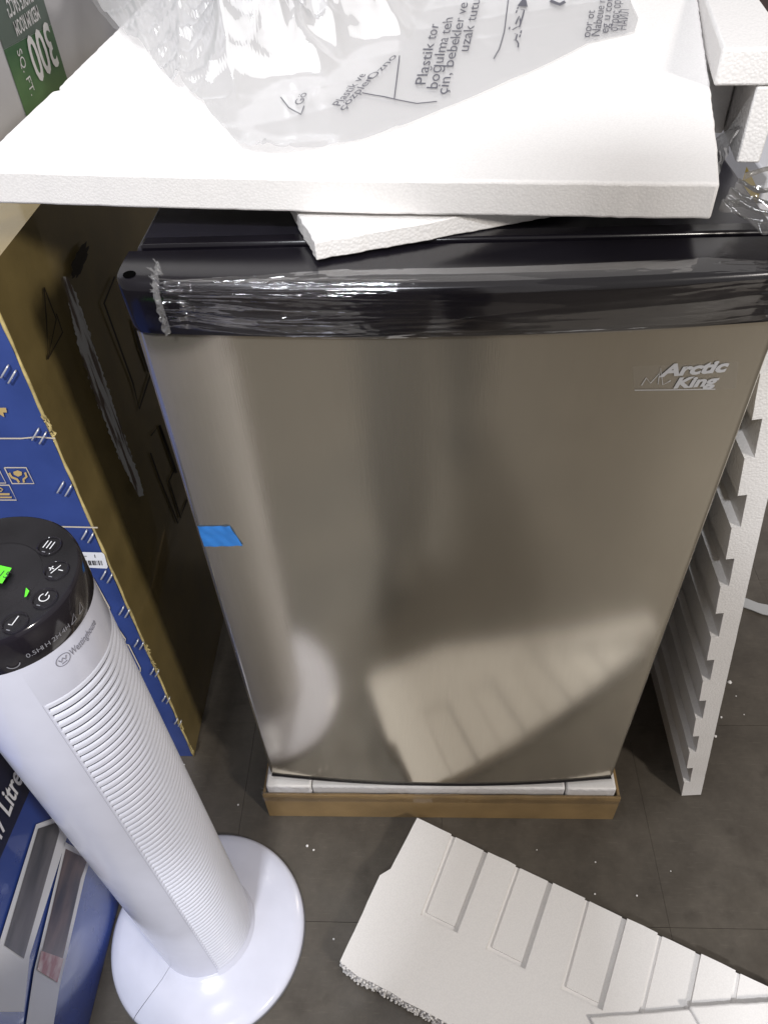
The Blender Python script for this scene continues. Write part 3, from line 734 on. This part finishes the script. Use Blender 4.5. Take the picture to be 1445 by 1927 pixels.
# carry grip and rear knobs at the back, seen on the left outline
for z in (.205, .175, .148):
    a_ = R(188); c_ = (FX+.0608*math.cos(a_), FY+.0608*math.sin(a_))
    lathe('rear_knob', [(0, z+.006), (.0045, z+.005), (.006, z), (.0045, z-.005), (0, z-.006)], WHITEP, fan, c_, 14)
stroke('rear_seam', [(0, .032), (0, .69)], .0006, cyl_fn(R(203), 0, .0606), plain('seam_grey', (.35, .35, .40), .6), fan)

# ================================================================== tall carton on the left
BX, BY = -.377, .074; BH = .812
bx_ = thing('tall_carton', 'tall carton with blue printed front and brown side, left of the refrigerator', 'carton', (BX-.2, BY+.25, 0))
def side(u, v):  # brown side, slightly bowed
    y = BY+.0005+.64*u; z = .002+(BH-.002)*v
    return Vector((BX+.003*math.sin(u*math.pi)*math.sin(v*math.pi)+.0012*noise.noise((u*6, v*8, 1)), y, z))
grid('side_panel', 30, 30, side, CARD, bx_)
def frontp(u, v):
    return Vector((BX-.002-.45*u, BY-.0015*math.sin(v*math.pi)+.0012*noise.noise((u*5, v*9, 4)), .002+(BH-.002)*v))
grid('front_panel', 30, 40, lambda u, v: frontp(1-u, v), BLUE, bx_)
grid('top_panel', 8, 8, lambda u, v: Vector((BX-.452*(1-u), BY+.64*v, BH+.0015*math.sin(u*9)*0)), CARD, bx_)
box('rear_panel', BX-.451, BX-.001, BY+.641, BY+.645, .002, BH, CARD, bx_)
def edge(k):
    z = .004+(BH-.006)*k/70; return Vector((BX-.0004+.0008*noise.noise((z*30, 2, 0)), BY-.0002+.0008*noise.noise((z*40, 9, 0)), z))
tube('worn_corner', [edge(k) for k in range(71)], [.0016+.0009*noise.noise((k*.4, 0, 3)) for k in range(71)], CARDE, bx_)
for k, zc in enumerate((.66, .295, .255, .10, .03)):
    c_ = Vector((BX+.001, BY-.001, zc))
    def fl_(u, v, c_=c_, k=k): return c_+Vector((.004*(u-.4)+.004*noise.noise((u*5, v*5, k)), -.004*u*(1-u)-.002*v+.002*noise.noise((v*7, u*3, k+4)), (v-.5)*.026))
    grid('torn_flake', 6, 10, fl_, CARDE, bx_)
yb = BY-.0035
def bf(px, py): P = at_y(px, py, yb); return P
def bline(name, pts, wd, mat): return stroke(name, pts, wd, bf, mat, bx_)
bline('printed_line', [(-60, 826), (0, 825), (40, 825), (70, 822), (104, 825)], 2.6, CREAM)
bline('printed_line', [(20, 990), (105, 991), (150, 992), (184, 993)], 2.6, CREAM)
def rect_(x0, y0, x1, y1, sk):  # a box outline skewed like the panel's verticals
    return [(x0, y0), (x1, y0), (x1+sk, y1), (x0+sk, y1), (x0, y0)]
bline('printed_frame', rect_(8, 880, 49, 910, 15), 2.2, CREAM)
bline('printed_frame', rect_(-45, 880, -4, 909, 15), 2.2, CREAM)
bline('printed_frame', rect_(-40, 913, 17, 941, 14), 2.2, CREAM)
def blob(name, pts, mat): return mesh_obj(name, [bf(*p_) for p_ in pts], [tuple(range(len(pts)))], mat, bx_)
blob('printed_icon', [(25, 888), (33, 885), (41, 888), (41, 894), (34, 897), (26, 893)], TAN)
bline('printed_icon', [(17, 890), (22, 898), (32, 902), (36, 908)], 4, TAN)
bline('printed_icon', [(47, 889), (50, 897), (44, 902), (45, 908)], 4, TAN)
bline('printed_icon', [(-30, 930), (18, 930)], 4, TAN); bline('printed_icon', [(-30, 936), (22, 936)], 3, TAN)
bline('printed_icon', [(0, 918), (5, 921), (2, 925), (-4, 922), (0, 918)], 2.4, TAN)
blob('printed_icon', [(-30, 768), (11, 767), (13, 776), (6, 776), (8, 785), (-4, 777), (-30, 778)], TAN)
bline('printed_frame', [(168, 1086), (175, 1088), (206, 1144), (206, 1150), (200, 1152), (170, 1120)], 2.2, CREAM)
bline('printed_frame', [(214, 1179), (220, 1180), (236, 1203), (235, 1209), (228, 1209)], 2.2, CREAM)
bline('printed_frame', [(228, 1212), (242, 1214), (264, 1258), (264, 1264), (256, 1266)], 2.2, CREAM)
lb_ = [(120, 1038), (192, 1040), (196, 1043), (203, 1067), (201, 1070), (120, 1066)]
o = mesh_obj('barcode_label', [at_y(p_[0], p_[1], yb-.0008) for p_ in lb_], [tuple(range(6))], LABEL, bx_)
random.seed(9)
x = 146
while x < 190:
    w_ = random.choice((.6, .9, 1.6, 2.2)); P = [(x, 1055), (x+w_, 1055), (x+w_+2.6, 1064), (x+2.6, 1064)]
    mesh_obj('barcode_bar', [at_y(p_[0], p_[1], yb-.0013) for p_ in P], [(0, 1, 2, 3)], BLACKINK, o); x += w_+random.choice((.8, 1.2, 2))
for ln in ([(148, 1046), (163, 1047)], [(152, 1050), (160, 1050)], [(178, 1044), (179, 1050)]):
    V, F = strip2d(ln, 1.2); mesh_obj('label_print', [at_y(v[0], v[1], yb-.0013) for v in V], F, BLACKINK, o)
for (sx, sy, k) in ((8, 700, 1.1), (22, 710, 1.1), (66, 818, 1), (80, 825, 1), (113, 918, .95), (128, 924, .95), (158, 1007, .8), (170, 1013, .8), (194, 1083, .75), (206, 1089, .75), (228, 1150, .7), (239, 1155, .7), (256, 1211, .6), (266, 1216, .6), (286, 1264, .55), (295, 1268, .55), (308, 1315, .5), (316, 1319, .5), (331, 1358, .45), (338, 1362, .45)):
    A = at_y(sx+6*k, sy-10*k, yb-.0006); B = at_y(sx-5*k, sy+9*k, yb-.0006)
    n0 = Vector((0, -.0016, 0)); tube('staple', [A+Vector((0, .002, 0)), A+n0*.6, A+(B-A)*.08+n0, A+(B-A)*.92+n0, B+n0*.6, B+Vector((0, .002, 0))], .0009, STAPLE, bx_, 5)
# brown side: scuffed tape and dark line drawings
xs_ = BX+.0042
def sf(px, py): return at_x(px, py, xs_)
tl_ = [(118, 520), (128, 560), (138, 610), (148, 655), (166, 705), (178, 745), (196, 790), (214, 835), (230, 875), (246, 905), (262, 935)]
tr_ = [(126, 520), (143, 552), (160, 600), (176, 650), (192, 695), (205, 735), (222, 785), (238, 830), (252, 870), (263, 900), (271, 932)]
def tfn(u, v):
    k = u*(len(tl_)-1); i = min(int(k), len(tl_)-2); f_ = k-i
    a_ = Vector(tl_[i])*(1-f_)+Vector(tl_[i+1])*f_; b_ = Vector(tr_[i])*(1-f_)+Vector(tr_[i+1])*f_
    j_ = noise.noise((u*45, round(v), 3))*.16*(1 if v > .5 else -1)+noise.noise((u*230, round(v), 8))*.10
    p_ = a_+(b_-a_)*(v+j_*(abs(v-.5)*2)); return at_x(p_.x, p_.y, xs_+.0006)
grid('scuffed_tape', 160, 6, tfn, TORN, bx_)
for pts, wd in (([(216, 520), (196, 570), (250, 720), (262, 770), (284, 702)], 3.2), ([(284, 820), (300, 800), (330, 880), (318, 905), (340, 975)], 3), ([(283, 852), (300, 900), (335, 985), (352, 940)], 3), ([(83, 540), (106, 600), (90, 676), (88, 610), (83, 540)], 2.2), ([(90, 676), (118, 625), (106, 590)], 2.2), ([(250, 600), (262, 650), (280, 700)], 5), ([(300, 800), (318, 850), (332, 890)], 5)):
    stroke('printed_drawing', pts, wd, sf, DARKINK, bx_)
for (cx_, cy_, ra_, rb_, tl) in ((150, 490, 11, 36, .35),):
    pts = []
    for q in range(40):
        a_ = 2*math.pi*q/40; k_ = 1+.45*noise.noise((math.cos(a_)*2.2, math.sin(a_)*2.2, cx_))+.25*noise.noise((math.cos(a_)*7, math.sin(a_)*7, cy_))
        u_, v_ = ra_*k_*math.cos(a_), rb_*k_*math.sin(a_); pts.append((cx_+u_*math.cos(tl)-v_*math.sin(tl), cy_+u_*math.sin(tl)+v_*math.cos(tl)))
    mesh_obj('printed_drawing', [sf(*p_) for p_ in pts], [tuple(range(len(pts)))], DARKINK, bx_)

# ================================================================== blue carton in front, behind the fan
LX = -.4375
lc = thing('blue_photo_carton', 'bright blue carton with printed photos and litre lettering, left of the fan', 'carton', (LX-.15, -.25, 0))
grid('side_panel', 20, 14, lambda u, v: Vector((LX+.0012*noise.noise((u*4, v*4, 2)), -.56+.545*u, .001+.419*v)), BLUE2, lc)
box('front_panel', LX-.33, LX-.003, -.560, -.557, .001, .42, BLUE2, lc)
box('rear_panel', LX-.33, LX-.003, -.018, -.015, .001, .42, BLUE2, lc)
grid('top_panel', 6, 6, lambda u, v: Vector((LX-.001-.33*u, -.559+.543*v, .4205)), BLUE2, lc)
def lf(px, py, off=.002): return at_x(px, py, LX+off)
def lpoly(name, pts, mat, off, par=lc): return mesh_obj(name, [lf(p_[0], p_[1], off) for p_ in pts], [tuple(range(len(pts)))], mat, par)
lpoly('dark_band', [(-80, 1330), (70, 1330), (70, 1440), (60, 1480), (-10, 1640), (-60, 1780)], NAVY, .0015)
pa = lpoly('photo_panel', [(68, 1552), (122, 1532), (128, 1570), (56, 1800), (45, 1905), (-10, 1905), (0, 1770)], LABEL, .0016)
lpoly('photo', [(72, 1560), (108, 1548), (112, 1566), (45, 1805), (8, 1780)], PHOTO2, .0022, pa)
pb = lpoly('photo_panel', [(122, 1585), (172, 1612), (160, 1650), (112, 1858), (96, 1960), (40, 1990), (64, 1828)], LABEL, .0016)
lpoly('photo', [(124, 1598), (165, 1618), (152, 1655), (108, 1850), (72, 1824)], PHOTO, .0022, pb)
lpoly('photo', [(78, 1790), (120, 1805), (108, 1850), (70, 1826)], PRED, .0026, pb)
o0 = lf(-2, 1592, .0026); e0 = lf(43, 1466, .0026); L_ = (e0-o0).length; du = (e0-o0)/L_
text_on('printed_word', '47 Litre', plane_fn(o0, du, (0, 0, 1)), .045, ICON, lc, fit=L_*1.0, bold=.02)

# ================================================================== white and green carton standing on the tall one
GX = -.452
gc = thing('white_green_carton', 'white carton with green printed panel, upside down, behind the big foam board', 'carton', (GX-.1, .55, BH))
box('carton_body', GX-.25, GX, .315, .80, BH+.0012, BH+.40, WBOX, gc, .003)
def gf(px, py, off=.001): return at_x(px, py, GX+off)
# panel follows the carton's own verticals
pL, pR = .399, .538
mesh_obj('green_panel', [(GX+.001, pL, BH+.004), (GX+.001, pR, BH+.004), (GX+.001, pR, .884), (GX+.001, pL, .894)], [(0, 1, 2, 3)], GREEN, gc)
mesh_obj('grey_green_panel', [(GX+.001, pL, .8943), (GX+.001, pR, .8843), (GX+.001, pR, 1.1), (GX+.001, pL, 1.1)], [(0, 1, 2, 3)], GREENT, gc)
def gtext(name, s_, p0, p1, size, off=.002):
    o_ = gf(*p0, off); e_ = gf(*p1, off); d_ = e_-o_; L_ = d_.length
    return text_on(name, s_, plane_fn(o_, Vector((0, -1, 0)), Vector((0, 0, -1))), size, ICON, gc, fit=L_, bold=.018)
gtext('printed_text', '300', (90, 40), (48, 78), .062)
gtext('printed_text', 'MEDIUM ROOM', (69, 8), (27, 48), .019)
gtext('printed_text', 'SMOKE SACC²', (55, -30), (12, 14), .022)
d_ = gf(30, 92, .002)
text_on('printed_text', 'SQ. FT.', plane_fn(gf(29, 95, .002), Vector((0, -.02, -1)).normalized(), Vector((0, -1, .02)).normalized()) if False else plane_fn(gf(31, 94, .002), Vector((0, 0, -1)), Vector((0, 1, 0))), .018, ICON, gc, fit=.045)

# ================================================================== things glimpsed at the upper right
rb = thing('pale_carton', 'pale grey carton at the right edge behind the foam corner guard', 'carton', (.75, .9, 0))
box('carton_body', .52, 1.0, .74, 1.1, .001, .60, WBOX, rb, .004)
quad('yellow_print', [(.5195, .75, .52), (.5195, .83, .52), (.5195, .83, .58), (.5195, .75, .57)], plain('yellow_ink', (.55, .40, .08), .5), rb)
rd = thing('dark_carton', 'dark brown carton at the top right corner behind the foam', 'carton', (.7, 1.5, 0))
box('carton_body', .45, 1.0, 1.3, 1.7, .001, .66, plain('dark_brown_card', (.05, .025, .022), .6), rd, .004)

# ================================================================== small things on the floor
pts = [at_z(1392, 1132, .003), at_z(1410, 1138, .004), at_z(1430, 1146, .003), at_z(1460, 1152, .003), at_z(1500, 1150, .003)]
V = []; F = []
for i, P in enumerate(pts):
    V += [P+Vector((0, .012, 0)), P+Vector((0, -.012, .0)), P+Vector((0, -.012, .0015)), P+Vector((0, .012, .0015))]
    if i:
        for q in range(4): F.append(((i-1)*4+q, (i-1)*4+(q+1) % 4, i*4+(q+1) % 4, i*4+q))
F += [(3, 2, 1, 0), (16, 17, 18, 19)]
o = mesh_obj('packing_strap', V, F, plain('greyish_strap', (.36, .36, .36), .5)); tag(o, 'white packing strap lying on the floor at the right edge', 'strap')
random.seed(21)
def crumb(px, py, r_, label):
    r_ *= .72
    P = at_z(px, py, r_*.7); bm = bmesh.new()
    bmesh.ops.create_icosphere(bm, subdivisions=2, radius=r_)
    sd = random.random()*50
    for v in bm.verts:
        v.co *= 1+.45*noise.noise(v.co*(1.3/r_)+Vector((sd, 0, 0))); v.co.z *= .7; v.co += P
    o = bm_obj('foam_crumb', bm, FOAMS, None, True); tag(o, label, 'foam crumb', 'white foam crumbs on the floor')
RL = 'tiny white foam crumb on the floor right of the leaning ribbed board'
FL_ = 'tiny white foam crumb on the floor between the tray and the ribbed board'
LL = 'tiny white foam crumb on the floor near the fan base'
for px, py, r_, lb in ((1373, 1284, .0042, RL), (1355, 1296, .002, RL), (1357, 1350, .0026, RL), (1346, 1386, .0030, RL), (1336, 1392, .0018, RL), (1385, 1310, .0015, RL), (1400, 1345, .0014, RL), (1120, 1623, .0016, FL_), (1119, 1683, .0018, FL_), (1198, 1686, .0018, FL_), (1262, 1640, .0012, FL_), (1010, 1600, .0012, FL_), (448, 1515, .0020, LL), (628, 1768, .0018, LL), (578, 1592, .0026, LL), (590, 1600, .002, LL), (345, 1440, .003, LL)):
    crumb(px, py, r_, lb)

# ================================================================== the photographer, seen only as a dark reflection and a shadow
def person():
    J = {}; E = []; Rd = []
    P = []
    def add(co, r_, par=None):
        P.append(co); Rd.append(r_)
        if par is not None: E.append((par, len(P)-1))
        return len(P)-1
    pel = add((.02, -.84, .92), .120)
    ch = add((.0, -.81, 1.12), .122, pel); sh = add((-.01, -.76, 1.36), .118, ch); nk = add((-.02, -.72, 1.47), .055, sh)
    hd = add((-.03, -.68, 1.56), .082, nk); add((-.03, -.66, 1.66), .078, hd)
    for s, hip, knee, ank, toe in ((-1, (-.04, -.80, .84), (-.01, -.58, .50), (0, -.53, .09), (.0, -.38, .035)), (1, (.09, -.86, .84), (.14, -.86, .47), (.16, -.95, .09), (.19, -.80, .035))):
        h_ = add(hip, .095, pel); k_ = add(knee, .082, h_); a_ = add(ank, .070, k_)
        he = add((ank[0], ank[1]+.05, .045), .042, a_); add(toe, .033, he)
        s_ = add((-.01+s*.165, -.76, 1.33), .062, sh); el = add((s*.21, -.70, 1.09), .046, s_); wr = add((-.02+s*.10, -.60, 1.085), .032, el)
        hn = add((-.025+s*.075, -.555, 1.10), .028, wr)
        for q in range(4): add((-.025+s*.055, -.535-.003*q, 1.135-.020*q), .009, hn)
        add((-.025+s*.045, -.565, 1.10), .010, hn)
    P[:] = [(p_[0]-.075*max(0, min(1, (1.45-p_[2])/.5)), p_[1], p_[2]) for p_ in P]
    me = D.meshes.new('person'); me.from_pydata(P, E, []); o = D.objects.new('person', me); COL.objects.link(o)
    sk = o.modifiers.new('skin', 'SKIN'); sk.use_smooth_shade = True
    for i, v in enumerate(me.skin_vertices[0].data): v.radius = (Rd[i], Rd[i]); v.use_root = (i == 0)
    sb = o.modifiers.new('sub', 'SUBSURF'); sb.levels = 1; sb.render_levels = 2
    me.materials.append(CLOTH)
    tag(o, 'photographer in dark clothes, mirrored as a dark upright shape in the steel door', 'person')
person()
